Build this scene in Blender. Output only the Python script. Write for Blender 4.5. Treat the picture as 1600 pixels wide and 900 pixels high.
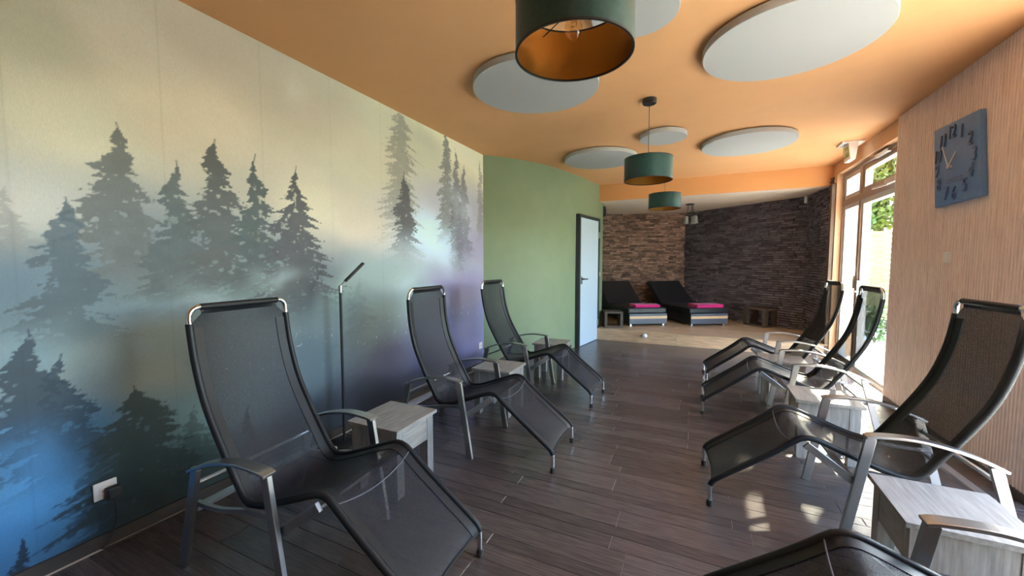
import bpy, bmesh, math, random
import numpy as np
from mathutils import Vector, Matrix
random.seed(7); rng = np.random.RandomState(11)
for o in list(bpy.data.objects): bpy.data.objects.remove(o)
scene = bpy.context.scene
COL = scene.collection
PI = math.pi

# ------------------------------------------------------------------ camera
FPX, PITCH, YAW, CAMH = 612.0, math.radians(3.553), math.radians(25.312), 1.30
cam_d = bpy.data.cameras.new('camera'); cam = bpy.data.objects.new('camera', cam_d); COL.objects.link(cam)
cam_d.sensor_width = 36.0; cam_d.lens = FPX / 1600 * 36.0; cam_d.clip_start = 0.05; cam_d.clip_end = 200
cam.location = (0, 0, CAMH); cam.rotation_euler = (PI / 2 - PITCH, 0, YAW)
scene.camera = cam
_cf = np.array([-math.sin(YAW), math.cos(YAW), 0]); _R = np.array([math.cos(YAW), math.sin(YAW), 0]); _Z = np.array([0, 0, 1.0])
_F = _cf * math.cos(PITCH) - _Z * math.sin(PITCH); _U = _cf * math.sin(PITCH) + _Z * math.cos(PITCH)
_C = np.array([0, 0, CAMH])
def ray(x, y): return (x - 800) * _R + (450 - y) * _U + FPX * _F
def onz(x, y, z=0.0): d = ray(x, y); return _C + d * (z - CAMH) / d[2]
def onx(x, y, X): d = ray(x, y); return _C + d * X / d[0]
def ony(x, y, Y): d = ray(x, y); return _C + d * Y / d[1]

# ------------------------------------------------------------------ light and exposure
world = bpy.data.worlds.new('world'); scene.world = world; world.use_nodes = True
wn = world.node_tree; wn.nodes.clear()
sky = wn.nodes.new('ShaderNodeTexSky'); sky.sky_type = 'NISHITA'; sky.sun_disc = False
sky.sun_elevation = math.radians(32); sky.sun_rotation = math.radians(23); sky.air_density = 1.0; sky.dust_density = 1.5; sky.ozone_density = 1.0
bg = wn.nodes.new('ShaderNodeBackground'); bg.inputs['Strength'].default_value = 0.42
wo = wn.nodes.new('ShaderNodeOutputWorld')
wn.links.new(sky.outputs[0], bg.inputs[0]); wn.links.new(bg.outputs[0], wo.inputs[0])
SUN_EL, SUN_DIR = math.radians(32), (0.40, 0.92)
sl = bpy.data.lights.new('sun', 'SUN'); sl.energy = 6.0; sl.angle = math.radians(1.0); sl.color = (1.0, 0.86, 0.66)
so = bpy.data.objects.new('sun', sl); COL.objects.link(so)
_s = Vector((SUN_DIR[0] * math.cos(SUN_EL), SUN_DIR[1] * math.cos(SUN_EL), math.sin(SUN_EL)))
so.rotation_euler = _s.to_track_quat('Z', 'Y').to_euler(); so.location = (6, 14, 12)
def portal(name, x, y0, y1, z0, z1):
    L = bpy.data.lights.new(name, 'AREA'); L.shape = 'RECTANGLE'; L.size = y1 - y0; L.size_y = z1 - z0
    L.cycles.is_portal = True
    o = bpy.data.objects.new(name, L); COL.objects.link(o)
    o.matrix_world = Matrix(((0, 0, 1, x), (1, 0, 0, (y0 + y1) / 2), (0, 1, 0, (z0 + z1) / 2), (0, 0, 0, 1)))
portal('sky_portal', 1.93, 4.83, 6.62, 0.0, 2.5)
portal('sky_portal', 1.93, 0.90, 3.00, 0.0, 2.46)
vs = scene.view_settings
vs.view_transform = 'Standard'; vs.look = 'None'; vs.gamma = 1.0; vs.use_curve_mapping = False; vs.exposure = 3.45
scene.cycles.max_bounces = 10; scene.cycles.diffuse_bounces = 6; scene.cycles.transparent_max_bounces = 12

# ------------------------------------------------------------------ helpers
def s2l(c): return tuple(((v / 255) / 12.92 if v / 255 <= 0.04045 else ((v / 255 + 0.055) / 1.055) ** 2.4) for v in c)
def mat(name, col, rough=0.6, metal=0.0, var=0.0, vscale=8.0, vstretch=(1, 1, 1), bump=0.0, bscale=60.0, spec=0.5, objvar=0.0, col2=None, coat=0.0, sheen=0.0):
    m = bpy.data.materials.new(name); m.use_nodes = True
    nt = m.node_tree; b = nt.nodes['Principled BSDF']
    b.inputs['Base Color'].default_value = (*col, 1); b.inputs['Roughness'].default_value = rough; b.inputs['Metallic'].default_value = metal
    b.inputs['Specular IOR Level'].default_value = spec
    if coat: b.inputs['Coat Weight'].default_value = coat
    if sheen: b.inputs['Sheen Weight'].default_value = sheen; b.inputs['Sheen Roughness'].default_value = 0.4
    tc = nt.nodes.new('ShaderNodeTexCoord'); mp = nt.nodes.new('ShaderNodeMapping'); mp.inputs['Scale'].default_value = vstretch
    nt.links.new(tc.outputs['Object'], mp.inputs['Vector'])
    last = None
    if var or objvar:
        n = nt.nodes.new('ShaderNodeTexNoise'); n.inputs['Scale'].default_value = vscale; n.inputs['Detail'].default_value = 6; n.inputs['Roughness'].default_value = 0.6
        oi = nt.nodes.new('ShaderNodeObjectInfo'); ta = nt.nodes.new('ShaderNodeAttribute'); ta.attribute_name = 'piece_tone'
        rs = nt.nodes.new('ShaderNodeMath'); rs.operation = 'ADD'; nt.links.new(oi.outputs['Random'], rs.inputs[0]); nt.links.new(ta.outputs['Fac'], rs.inputs[1])
        fr_ = nt.nodes.new('ShaderNodeMath'); fr_.operation = 'FRACT'; nt.links.new(rs.outputs[0], fr_.inputs[0]); RND = fr_.outputs[0]
        if objvar:
            ad = nt.nodes.new('ShaderNodeVectorMath'); ad.operation = 'ADD'
            sc = nt.nodes.new('ShaderNodeVectorMath'); sc.operation = 'SCALE'; sc.inputs[0].default_value = (37, 91, 53)
            nt.links.new(RND, sc.inputs['Scale']); nt.links.new(mp.outputs[0], ad.inputs[0]); nt.links.new(sc.outputs[0], ad.inputs[1])
            nt.links.new(ad.outputs[0], n.inputs['Vector'])
        else: nt.links.new(mp.outputs[0], n.inputs['Vector'])
        cr = nt.nodes.new('ShaderNodeMapRange'); cr.inputs['From Min'].default_value = 0.3; cr.inputs['From Max'].default_value = 0.7
        nt.links.new(n.outputs['Fac'], cr.inputs['Value'])
        mx = nt.nodes.new('ShaderNodeMix'); mx.data_type = 'RGBA'
        c2 = col2 if col2 else tuple(min(1, c * (1 + var)) for c in col); c1 = col if col2 else tuple(c * (1 - var) for c in col)
        mx.inputs['A'].default_value = (*c1, 1); mx.inputs['B'].default_value = (*c2, 1)
        nt.links.new(cr.outputs[0], mx.inputs['Factor']); last = mx.outputs['Result']
        if objvar:
            hv = nt.nodes.new('ShaderNodeHueSaturation'); mr = nt.nodes.new('ShaderNodeMapRange')
            mr.inputs['To Min'].default_value = 1 - objvar; mr.inputs['To Max'].default_value = 1 + objvar
            nt.links.new(RND, mr.inputs['Value']); nt.links.new(mr.outputs[0], hv.inputs['Value']); nt.links.new(last, hv.inputs['Color']); last = hv.outputs[0]
        nt.links.new(last, b.inputs['Base Color'])
    if bump:
        n2 = nt.nodes.new('ShaderNodeTexNoise'); n2.inputs['Scale'].default_value = bscale; n2.inputs['Detail'].default_value = 4
        nt.links.new(mp.outputs[0], n2.inputs['Vector'])
        bp = nt.nodes.new('ShaderNodeBump'); bp.inputs['Strength'].default_value = bump; bp.inputs['Distance'].default_value = 0.01
        nt.links.new(n2.outputs['Fac'], bp.inputs['Height']); nt.links.new(bp.outputs[0], b.inputs['Normal'])
    return m
def glass_mat(name, tint=(0.93, 0.97, 0.96), refl=0.06):
    m = bpy.data.materials.new(name); m.use_nodes = True; nt = m.node_tree; nt.nodes.clear()
    o = nt.nodes.new('ShaderNodeOutputMaterial'); t = nt.nodes.new('ShaderNodeBsdfTransparent'); g = nt.nodes.new('ShaderNodeBsdfGlossy')
    t.inputs[0].default_value = (*tint, 1); g.inputs['Roughness'].default_value = 0.02
    mx = nt.nodes.new('ShaderNodeMixShader'); mx.inputs[0].default_value = refl
    nt.links.new(t.outputs[0], mx.inputs[1]); nt.links.new(g.outputs[0], mx.inputs[2]); nt.links.new(mx.outputs[0], o.inputs[0]); return m
def mesh_fabric(name, col, alpha):
    m = bpy.data.materials.new(name); m.use_nodes = True; nt = m.node_tree; b = nt.nodes['Principled BSDF']
    b.inputs['Base Color'].default_value = (*col, 1); b.inputs['Roughness'].default_value = 0.5; b.inputs['Specular IOR Level'].default_value = 0.28
    tc = nt.nodes.new('ShaderNodeTexCoord'); n = nt.nodes.new('ShaderNodeTexNoise'); n.inputs['Scale'].default_value = 420; n.inputs['Detail'].default_value = 1
    nt.links.new(tc.outputs['Object'], n.inputs['Vector'])
    mr = nt.nodes.new('ShaderNodeMapRange'); mr.inputs['From Min'].default_value = 0.35; mr.inputs['From Max'].default_value = 0.65
    mr.inputs['To Min'].default_value = alpha - 0.12; mr.inputs['To Max'].default_value = min(1, alpha + 0.12)
    nt.links.new(n.outputs['Fac'], mr.inputs['Value']); nt.links.new(mr.outputs[0], b.inputs['Alpha'])
    bp = nt.nodes.new('ShaderNodeBump'); bp.inputs['Strength'].default_value = 0.25; bp.inputs['Distance'].default_value = 0.002
    nt.links.new(n.outputs['Fac'], bp.inputs['Height']); nt.links.new(bp.outputs[0], b.inputs['Normal'])
    return m

class MB:
    def __init__(s): s.v = []; s.f = []
    def add(s, vs_, fs):
        k = len(s.v); s.v += [tuple(p) for p in vs_]; s.f += [tuple(i + k for i in f) for f in fs]; return s
    def box(s, x0, x1, y0, y1, z0, z1):
        return s.add([(x0, y0, z0), (x1, y0, z0), (x1, y1, z0), (x0, y1, z0), (x0, y0, z1), (x1, y0, z1), (x1, y1, z1), (x0, y1, z1)],
                     [(3, 2, 1, 0), (4, 5, 6, 7), (0, 1, 5, 4), (1, 2, 6, 5), (2, 3, 7, 6), (3, 0, 4, 7)])
    def prism(s, poly, z0, z1):
        n = len(poly); a = sum(poly[i][0] * poly[(i + 1) % n][1] - poly[(i + 1) % n][0] * poly[i][1] for i in range(n))
        if a < 0: poly = poly[::-1]
        return s.add([(x, y, z0) for x, y in poly] + [(x, y, z1) for x, y in poly],
                     [tuple(range(n))[::-1], tuple(range(n, 2 * n))] + [(i, (i + 1) % n, (i + 1) % n + n, i + n) for i in range(n)])
    def bar(s, p, q, w, t, side=(0, 1, 0)):
        # rectangular bar p->q; t along side axis, w across
        p, q = Vector(p), Vector(q); d = (q - p).normalized(); sd = Vector(side); sd = (sd - d * sd.dot(d)).normalized(); u = d.cross(sd)
        vs_ = [c + sd * (a * t / 2) + u * (b * w / 2) for c in (p, q) for a, b in ((-1, -1), (1, -1), (1, 1), (-1, 1))]
        return s.add(vs_, [(0, 1, 2, 3), (7, 6, 5, 4), (0, 4, 5, 1), (1, 5, 6, 2), (2, 6, 7, 3), (3, 7, 4, 0)])
    def tube(s, path, r, n=10, caps=True):
        path = [Vector(p) for p in path]; m = len(path); rs = r if isinstance(r, (list, tuple)) else [r] * m
        T = [(path[min(i + 1, m - 1)] - path[max(i - 1, 0)]).normalized() for i in range(m)]
        ref = Vector((0, 0, 1)) if abs(T[0].z) < 0.9 else Vector((0, 1, 0)); N = (ref - T[0] * ref.dot(T[0])).normalized()
        vs_ = []
        for i in range(m):
            N = (N - T[i] * N.dot(T[i])).normalized(); B = T[i].cross(N)
            vs_ += [path[i] + (N * math.cos(2 * PI * k / n) + B * math.sin(2 * PI * k / n)) * rs[i] for k in range(n)]
        fs = [(i * n + k, i * n + (k + 1) % n, (i + 1) * n + (k + 1) % n, (i + 1) * n + k) for i in range(m - 1) for k in range(n)]
        if caps: fs += [tuple(range(n))[::-1], tuple(range((m - 1) * n, m * n))]
        return s.add(vs_, fs)
    def lathe(s, prof, c=(0, 0, 0), n=32, close=False):
        m = len(prof); vs_ = [(c[0] + r * math.cos(2 * PI * k / n), c[1] + r * math.sin(2 * PI * k / n), c[2] + z) for r, z in prof for k in range(n)]
        fs = [(i * n + k, i * n + (k + 1) % n, ((i + 1) % m) * n + (k + 1) % n, ((i + 1) % m) * n + k) for i in range(m if close else m - 1) for k in range(n)]
        return s.add(vs_, fs)
    def ribbon(s, path, w, t, lat):
        # flat bar along path: width w along lat axis, thickness t
        path = [Vector(p) for p in path]; lat = Vector(lat).normalized(); m = len(path); vs_ = []
        ws = w if isinstance(w, (list, tuple)) else [w] * m
        for i in range(m):
            T = (path[min(i + 1, m - 1)] - path[max(i - 1, 0)]).normalized(); u = lat.cross(T).normalized()
            vs_ += [path[i] + lat * (a * ws[i] / 2) + u * (b * t / 2) for a, b in ((-1, -1), (1, -1), (1, 1), (-1, 1))]
        fs = [(i * 4 + k, i * 4 + (k + 1) % 4, i * 4 + 4 + (k + 1) % 4, i * 4 + 4 + k) for i in range(m - 1) for k in range(4)]
        return s.add(vs_, fs + [(3, 2, 1, 0), tuple(range((m - 1) * 4, m * 4))])
    def mesh(s, name):
        me = bpy.data.meshes.new(name); me.from_pydata(s.v, [], s.f)
        bm = bmesh.new(); bm.from_mesh(me); bmesh.ops.recalc_face_normals(bm, faces=bm.faces); bm.to_mesh(me); bm.free(); return me
    def build(s, name, m, parent=None, smooth=False, bevel=0.0, kind=None, loc=None):
        return link(name, s.mesh(name), m, parent, smooth, bevel, kind, loc)
def link(name, me, m, parent=None, smooth=False, bevel=0.0, kind=None, loc=None):
    if m and not me.materials: me.materials.append(m)
    o = bpy.data.objects.new(name, me); COL.objects.link(o)
    if parent: o.parent = parent
    if loc is not None: o.location = loc
    if smooth:
        me.polygons.foreach_set('use_smooth', [True] * len(me.polygons))
        me.set_sharp_from_angle(angle=math.radians(40))
    if bevel:
        b = o.modifiers.new('bevel', 'BEVEL'); b.width = bevel; b.segments = 2; b.limit_method = 'ANGLE'
    if kind: o['kind'] = kind
    return o
def thing(name, label, cat, loc=(0, 0, 0), rz=0.0, group=None):
    o = bpy.data.objects.new(name, None); COL.objects.link(o); o.empty_display_size = 0.1
    o.location = loc; o.rotation_euler = (0, 0, rz); return tag(o, label, cat, group)
def tag(o, label, cat, group=None):
    o['label'] = label; o['category'] = cat
    if group: o['group'] = group
    return o
def copy_tree(o, parent=None):
    c = o.copy(); COL.objects.link(c)
    if parent: c.parent = parent
    for ch in list(o.children): copy_tree(ch, c)
    return c
def struct(o, label=None, cat=None):
    o['kind'] = 'structure'
    if label: o['label'] = label; o['category'] = cat
    return o
def catmull(pts, n):
    pts = [np.array(p, float) for p in pts]; P = [2 * pts[0] - pts[1]] + pts + [2 * pts[-1] - pts[-2]]; out = []
    for i in range(1, len(P) - 2):
        for k in range(n):
            t = k / n; a, b, c, d = P[i - 1:i + 3]
            out.append(0.5 * (2 * b + (c - a) * t + (2 * a - 5 * b + 4 * c - d) * t * t + (3 * b - a - 3 * c + d) * t ** 3))
    out.append(pts[-1]); return out

# ------------------------------------------------------------------ materials
M = {}
M['ceiling'] = mat('ceiling_paint', (0.73, 0.38, 0.165), 0.75, var=0.03, vscale=3, bump=0.05, bscale=90)
M['soffit'] = mat('soffit_paint', (0.86, 0.70, 0.56), 0.75, var=0.03, vscale=3)
M['beam'] = mat('beam_paint', (0.66, 0.32, 0.12), 0.75)
M['green'] = mat('green_paint', (0.225, 0.285, 0.17), 0.62, var=0.04, vscale=4, bump=0.04, bscale=80)
M['plaster'] = mat('plain_plaster', (0.62, 0.56, 0.48), 0.8)
M['reveal'] = mat('reveal_paint', (0.66, 0.40, 0.23), 0.7)
M['slat'] = mat('slat_wood', (0.88, 0.74, 0.68), 0.55, var=0.15, vscale=5, vstretch=(14, 14, 1))
M['slat_back'] = mat('slat_felt', (0.56, 0.43, 0.38), 0.8)
M['plank'] = mat('plank_tile', (0.088, 0.071, 0.071), 0.24, var=0.35, vscale=5, vstretch=(1.5, 22, 6), objvar=0.22, bump=0.08, bscale=14, spec=0.55)
M['grout'] = mat('floor_grout', (0.17, 0.15, 0.14), 0.8)
M['skirting'] = mat('skirting_tile', (0.045, 0.034, 0.03), 0.4, var=0.2)
M['sealant'] = mat('sealant', (0.42, 0.38, 0.34), 0.6)
M['oak'] = mat('podium_oak', (0.56, 0.38, 0.235), 0.42, var=0.3, vscale=4, vstretch=(1.2, 14, 6), objvar=0.12)
M['stone'] = mat('split_stone', (0.17, 0.088, 0.064), 0.75, vscale=9, vstretch=(1, 1, 3), objvar=0.55, var=0.4, col2=(0.46, 0.29, 0.22), bump=0.5, bscale=40)
M['stone_dark'] = mat('split_stone_dark', (0.105, 0.088, 0.11), 0.75, vscale=9, vstretch=(1, 1, 3), objvar=0.45, var=0.4, col2=(0.19, 0.155, 0.17), bump=0.5, bscale=40)
M['mortar'] = mat('stone_joint', (0.025, 0.017, 0.014), 0.9)
M['mortar_dark'] = mat('stone_joint_dark', (0.016, 0.013, 0.014), 0.9)
M['trimwood'] = mat('trim_wood', (0.16, 0.095, 0.06), 0.55, var=0.25, vscale=5, vstretch=(8, 8, 1))
M['frame_white'] = mat('window_profile', (0.62, 0.60, 0.58), 0.35)
M['frame_tan'] = mat('window_profile_tan', (0.36, 0.27, 0.22), 0.4)
M['glass'] = glass_mat('window_glass')
M['door'] = mat('door_enamel', (0.52, 0.64, 0.75), 0.4)
M['door_frame'] = mat('door_frame_dark', (0.035, 0.04, 0.045), 0.45)
M['steel'] = mat('brushed_steel', (0.55, 0.55, 0.56), 0.3, metal=1.0)
M['alu'] = mat('painted_aluminium', (0.40, 0.41, 0.43), 0.30, metal=0.95)
M['chrome'] = mat('bright_tube', (0.75, 0.75, 0.77), 0.18, metal=1.0)
M['sling'] = mesh_fabric('sling_mesh', (0.011, 0.0125, 0.020), 0.85)
M['hem'] = mat('sling_hem', (0.009, 0.010, 0.013), 0.5, var=0.2, vscale=200, spec=0.35)
M['seam'] = mat('seam_thread', (0.10, 0.10, 0.12), 0.5)
M['rubber'] = mat('black_rubber', (0.02, 0.02, 0.022), 0.6)
M['greyoak'] = mat('grey_oak_laminate', (0.27, 0.255, 0.24), 0.42, vscale=5, vstretch=(14, 1.2, 14), var=0.3, objvar=0.05)
M['greyoak_v'] = mat('grey_oak_laminate_upright', (0.25, 0.24, 0.235), 0.45, vscale=5, vstretch=(14, 14, 1.2), var=0.3, objvar=0.05)
M['velvet'] = mat('teal_velvet', (0.008, 0.050, 0.044), 0.6, var=0.25, vscale=60, sheen=0.35)
M['gold'] = mat('gold_lining', (0.34, 0.17, 0.035), 0.36, metal=0.85)
M['black'] = mat('matt_black', (0.012, 0.012, 0.013), 0.45)
M['white'] = mat('white_plastic', (0.84, 0.84, 0.83), 0.35)
M['disc'] = mat('acoustic_felt', (0.44, 0.435, 0.42), 0.85, bump=0.05, bscale=200)
M['bulb'] = glass_mat('bulb_glass', (1.0, 0.90, 0.74), 0.10)
M['filament'] = mat('filament', (0.7, 0.4, 0.15), 0.4)
M['leather'] = mat('black_leather', (0.012, 0.0135, 0.017), 0.42, var=0.2, vscale=30)
M['bed_panel'] = mat('bed_panel_grey', (0.075, 0.088, 0.125), 0.4)
M['bed_strip'] = mat('bed_strip_beech', (0.62, 0.41, 0.23), 0.45, var=0.12, vscale=4, vstretch=(2, 20, 20))
M['towel'] = mat('pink_terry', (0.60, 0.008, 0.17), 0.9, var=0.15, vscale=120, bump=0.6, bscale=160, sheen=0.3)
M['crate'] = mat('weathered_crate', (0.085, 0.058, 0.043), 0.6, var=0.4, vscale=7, vstretch=(3, 3, 12), objvar=0.15)
M['clock'] = mat('slate_clock', (0.11, 0.24, 0.50), 0.5, var=0.08, vscale=20)
M['clock_num'] = mat('slate_numeral', (0.08, 0.15, 0.29), 0.42)
M['hand'] = mat('pale_hand', (0.55, 0.56, 0.56), 0.35)
M['sign'] = mat('exit_panel', (0.30, 0.42, 0.10), 0.4)
M['sign_pale'] = mat('exit_pictogram', (0.72, 0.76, 0.50), 0.4)
M['paving'] = mat('terrace_paving', (0.68, 0.67, 0.64), 0.7, var=0.06, vscale=3)
M['grass'] = mat('lawn', (0.10, 0.16, 0.035), 0.9, var=0.3, vscale=6)
M['fence'] = mat('garden_wall_board', (0.30, 0.23, 0.085), 0.7, var=0.15, vscale=4, vstretch=(1, 10, 10), objvar=0.1)
M['leaf'] = mat('leaf', (0.07, 0.12, 0.014), 0.55, vscale=1.3, var=0.4, col2=(0.17, 0.12, 0.014))
M['leaf_green'] = mat('leaf_green', (0.045, 0.10, 0.012), 0.55, vscale=3, var=0.4)
M['bark'] = mat('bark', (0.12, 0.08, 0.05), 0.85, var=0.3, vscale=10)

# ------------------------------------------------------------------ room dimensions
XL, XR, HC = -2.43, 1.65, 2.64
YB, YSTEP, YBEAM = -3.2, 6.65, 6.80
ZP = 0.19                               # podium height
DO0, DO1, DOT = 4.83, 6.63, 2.48        # terrace door opening
WO0, WO1, WOT = 0.90, 3.00, 2.46        # wide window beside the camera, just outside the frame
GC = [(-2.43, 4.30), (-2.17, 4.60), (-1.91, 5.07), (-1.70, 5.85), (-1.60, 6.45), (-1.555, 6.85), (-1.575, 7.2), (-1.74, 7.7), (-2.05, 8.3), (-2.25, 8.93)]
GCS = [tuple(p) for p in catmull(GC, 8)]
def green_x(y):
    if y <= GCS[0][1]: return XL
    for (x0, y0), (x1, y1) in zip(GCS, GCS[1:]):
        if y0 <= y <= y1: return x0 + (x1 - x0) * (y - y0) / max(1e-6, y1 - y0)
    return GCS[-1][0]
BL, BC, BR = (-2.25, 8.93), (-0.264, 9.71), (1.614, 7.89)   # alcove back corners

# ------------------------------------------------------------------ the forest mural on the left wall
def vnoise(x, y, seed):
    r = np.random.RandomState(seed).rand(257, 257); xi = np.floor(x).astype(int); yi = np.floor(y).astype(int); fx = x - xi; fy = y - yi
    fx = fx * fx * (3 - 2 * fx); fy = fy * fy * (3 - 2 * fy); xi %= 256; yi %= 256
    return (r[xi, yi] * (1 - fx) + r[xi + 1, yi] * fx) * (1 - fy) + (r[xi, yi + 1] * (1 - fx) + r[xi + 1, yi + 1] * fx) * fy
def fbm(x, y, seed, o=4):
    s = 0; a = 1; t = 0
    for k in range(o): s = s + a * vnoise(x * 2 ** k + 17 * k, y * 2 ** k + 5 * k, seed + k); t += a; a *= 0.5
    return s / t
def sstep(a, b, x): t = np.clip((x - a) / (b - a), 0, 1); return t * t * (3 - 2 * t)
def make_mural():
    ys = [0.32]
    while ys[-1] < 4.30: ys.append(ys[-1] + 0.0036 + 0.0022 * ys[-1])
    ys[-1] = 4.30; ys = list(np.linspace(YB, 0.31, 140)) + ys; ys = np.array(ys); zs = np.linspace(0, HC, 470)
    Y, Z = np.meshgrid(ys, zs, indexing='ij')
    cps = [((30, 30), (165, 163, 133)), ((200, 60), (192, 183, 152)), ((330, 60), (180, 168, 138)), ((100, 200), (190, 184, 150)), ((250, 180), (196, 182, 147)), ((350, 180), (202, 187, 152)),
           ((450, 180), (184, 174, 143)), ((560, 250), (188, 180, 147)), ((500, 330), (190, 180, 145)), ((560, 345), (185, 170, 140)), ((650, 230), (190, 188, 152)), ((700, 205), (222, 216, 172)), ((745, 240), (225, 215, 170)),
           ((30, 330), (172, 170, 150)), ((30, 450), (82, 104, 114)), ((100, 450), (85, 110, 118)), ((200, 400), (92, 100, 97)), ((300, 395), (88, 95, 92)), ((130, 420), (78, 96, 98)), ((400, 400), (98, 108, 104)), ((470, 425), (82, 90, 94)), ((200, 455), (92, 110, 110)), ((300, 450), (104, 122, 118)), ((400, 445), (112, 134, 128)), ((460, 465), (92, 106, 110)),
           ((540, 460), (118, 136, 126)), ((600, 430), (136, 152, 142)), ((680, 370), (182, 200, 196)), ((720, 330), (165, 160, 155)), ((745, 380), (150, 142, 150)), ((250, 510), (128, 142, 136)), ((50, 550), (120, 148, 156)), ((150, 545), (138, 155, 150)),
           ((250, 580), (128, 134, 122)), ((330, 560), (110, 122, 120)), ((30, 720), (66, 132, 176)), ((75, 800), (72, 140, 188)), ((20, 860), (60, 125, 175)), ((130, 690), (58, 100, 124)), ((190, 720), (46, 74, 78)), ((280, 740), (44, 62, 60)), ((230, 830), (34, 40, 42)), ((330, 700), (70, 96, 92)),
           ((350, 650), (110, 140, 140)), ((480, 560), (92, 110, 116)), ((560, 520), (112, 127, 127)), ((600, 480), (122, 144, 142)), ((620, 560), (84, 84, 106)), ((640, 600), (58, 58, 72)), ((560, 620), (52, 55, 66)), ((510, 640), (48, 54, 60)), ((450, 680), (44, 50, 56)),
           ((720, 450), (142, 135, 162)), ((740, 540), (135, 135, 178)), ((715, 520), (124, 124, 160)), ((690, 560), (84, 84, 120)), ((735, 570), (96, 96, 130))]
    W = 0; Csum = 0
    wx = 0.18 * (fbm(Y * 2.2, Z * 2.2, 3) - 0.5); wz = 0.18 * (fbm(Y * 2.2, Z * 2.2, 9) - 0.5)
    for (px, py), c in cps:
        p = onx(px, py, XL); sg = 0.10 + 0.055 * p[1]
        d2 = ((Y + wx - p[1]) / (sg * 1.25)) ** 2 + ((Z + wz - p[2]) / 0.13) ** 2
        w = 1 / (d2 + 0.15) ** 1.7; W = W + w; Csum = Csum + w[..., None] * np.array(s2l(c))
    C = Csum / W[..., None]
    cloud = fbm(Y * 1.6, Z * 2.6, 21, 5); C = C * (0.86 + 0.28 * cloud)[..., None]
    def tree(tip, bot_y, halfw, col, dens, fog=0.55, nb=11, seed=1, soft=0.012, shape=0.8, ragged=1.0):
        nonlocal C
        t0 = onx(*tip, XL); y0, z0 = t0[1], t0[2]; z1 = onx(tip[0], bot_y, XL)[2]; h = z0 - z1
        hw = (onx(tip[0] + halfw, tip[1], XL)[1] - onx(tip[0] - halfw, tip[1], XL)[1]) / 2
        dy = Y - y0 + 0.012 * np.sin(Z * 21 + seed); t = (z0 - Z) / h
        side = (dy > 0) * 31.0 + seed; ad = np.abs(dy); tt = np.clip(t, 0, 1)
        prof = np.clip(tt ** shape * hw * 1.05, 0.004, None); dr = (Z + 0.28 * ad) / h
        br = vnoise(ad / hw * 1.3 + side * 3.7, dr * nb * 3.0 + side, 40 + seed) * 0.62 + vnoise(ad / hw * 2.6 + side, dr * nb * 7.0 + side * 5, 50 + seed) * 0.38
        fine = fbm(Y * 60 + seed * 7, Z * 80 - Y * 8, 60 + seed, 2)
        field = 1 - ad / prof + ragged * (1.45 * (br - 0.58) + 0.8 * (fine - 0.5))
        m = sstep(0.0, max(0.10, soft * 12), field) * (t > 0)
        m = np.maximum(m, np.clip((0.006 - np.abs(dy)) / 0.006, 0, 1) * (t > -0.03) * (t < 0.3))
        hole = sstep(0.70, 0.78, fbm(Y * 30 + seed, Z * 34, 90 + seed, 3)) * 0.7
        fade = 1 - sstep(fog, 1.0, t + 0.25 * (fbm(Y * 3 + seed, Z * 4, 70 + seed) - 0.5)); fade = fade * (t < 1.3)
        a = np.clip(m * (1 - hole) * dens * fade, 0, 1)[..., None]
        tone = (0.8 + 0.4 * fbm(Y * 18, Z * 22, 33 + seed, 3))[..., None]
        C = C * (1 - a) + a * np.array(s2l(col)) * tone * 0.70
    g = (72, 82, 82)
    tree((625, 178), 420, 34, (150, 148, 128), 0.75, 0.5, 16, 2, 0.03, 0.35)
    tree((697, 210), 400, 16, (128, 130, 118), 0.85, 0.6, 16, 3, 0.02, 0.5)
    tree((712, 238), 430, 14, (112, 112, 110), 0.8, 0.65, 14, 4, 0.02, 0.55); tree((724, 262), 430, 16, (118, 114, 116), 0.8, 0.65, 12, 5, 0.02, 0.6)
    tree((750, 255), 400, 8, (150, 140, 130), 0.7, 0.6, 14, 6, 0.03, 0.5)
    tree((10, 295), 430, 46, (150, 150, 136), 0.6, 0.55, 10, 7, 0.03, 0.6)
    tree((632, 272), 420, 30, (84, 84, 82), 0.95, 0.55, 11, 8, 0.012, 0.85)
    tree((180, 200), 520, 112, (92, 98, 92), 0.9, 0.62, 8, 9, 0.012, 0.75)
    tree((98, 313), 560, 96, (72, 92, 98), 0.9, 0.62, 9, 10, 0.012, 0.8)
    tree((272, 256), 520, 76, (70, 84, 80), 0.92, 0.6, 11, 11, 0.01, 0.85)
    tree((335, 224), 500, 80, (74, 80, 76), 0.95, 0.65, 13, 12, 0.01, 0.75)
    tree((397, 248), 520, 66, (66, 80, 76), 0.95, 0.55, 14, 13, 0.01, 0.9)
    tree((460, 266), 520, 82, (68, 72, 74), 0.95, 0.7, 14, 14, 0.01, 0.95)
    tree((38, 522), 790, 120, (40, 62, 78), 0.9, 0.45, 9, 15, 0.008, 0.8)
    tree((92, 560), 790, 112, (42, 68, 84), 0.9, 0.5, 9, 16, 0.008, 0.85)
    tree((212, 608), 850, 150, (40, 58, 56), 0.9, 0.7, 10, 17, 0.02, 0.7, 0.8); tree((300, 640), 850, 110, (44, 66, 64), 0.6, 0.6, 10, 18, 0.03, 0.7)
    tree((150, 690), 860, 70, (34, 52, 62), 0.6, 0.7, 8, 22, 0.03, 0.6)
    tree((388, 636), 760, 30, (48, 58, 70), 0.85, 0.6, 9, 19, 0.008, 0.9); tree((28, 846), 920, 26, (24, 44, 62), 0.9, 0.8, 7, 20, 0.006, 0.8)
    tree((560, 440), 620, 60, (110, 124, 124), 0.4, 0.5, 10, 24, 0.05, 0.7)
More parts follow.
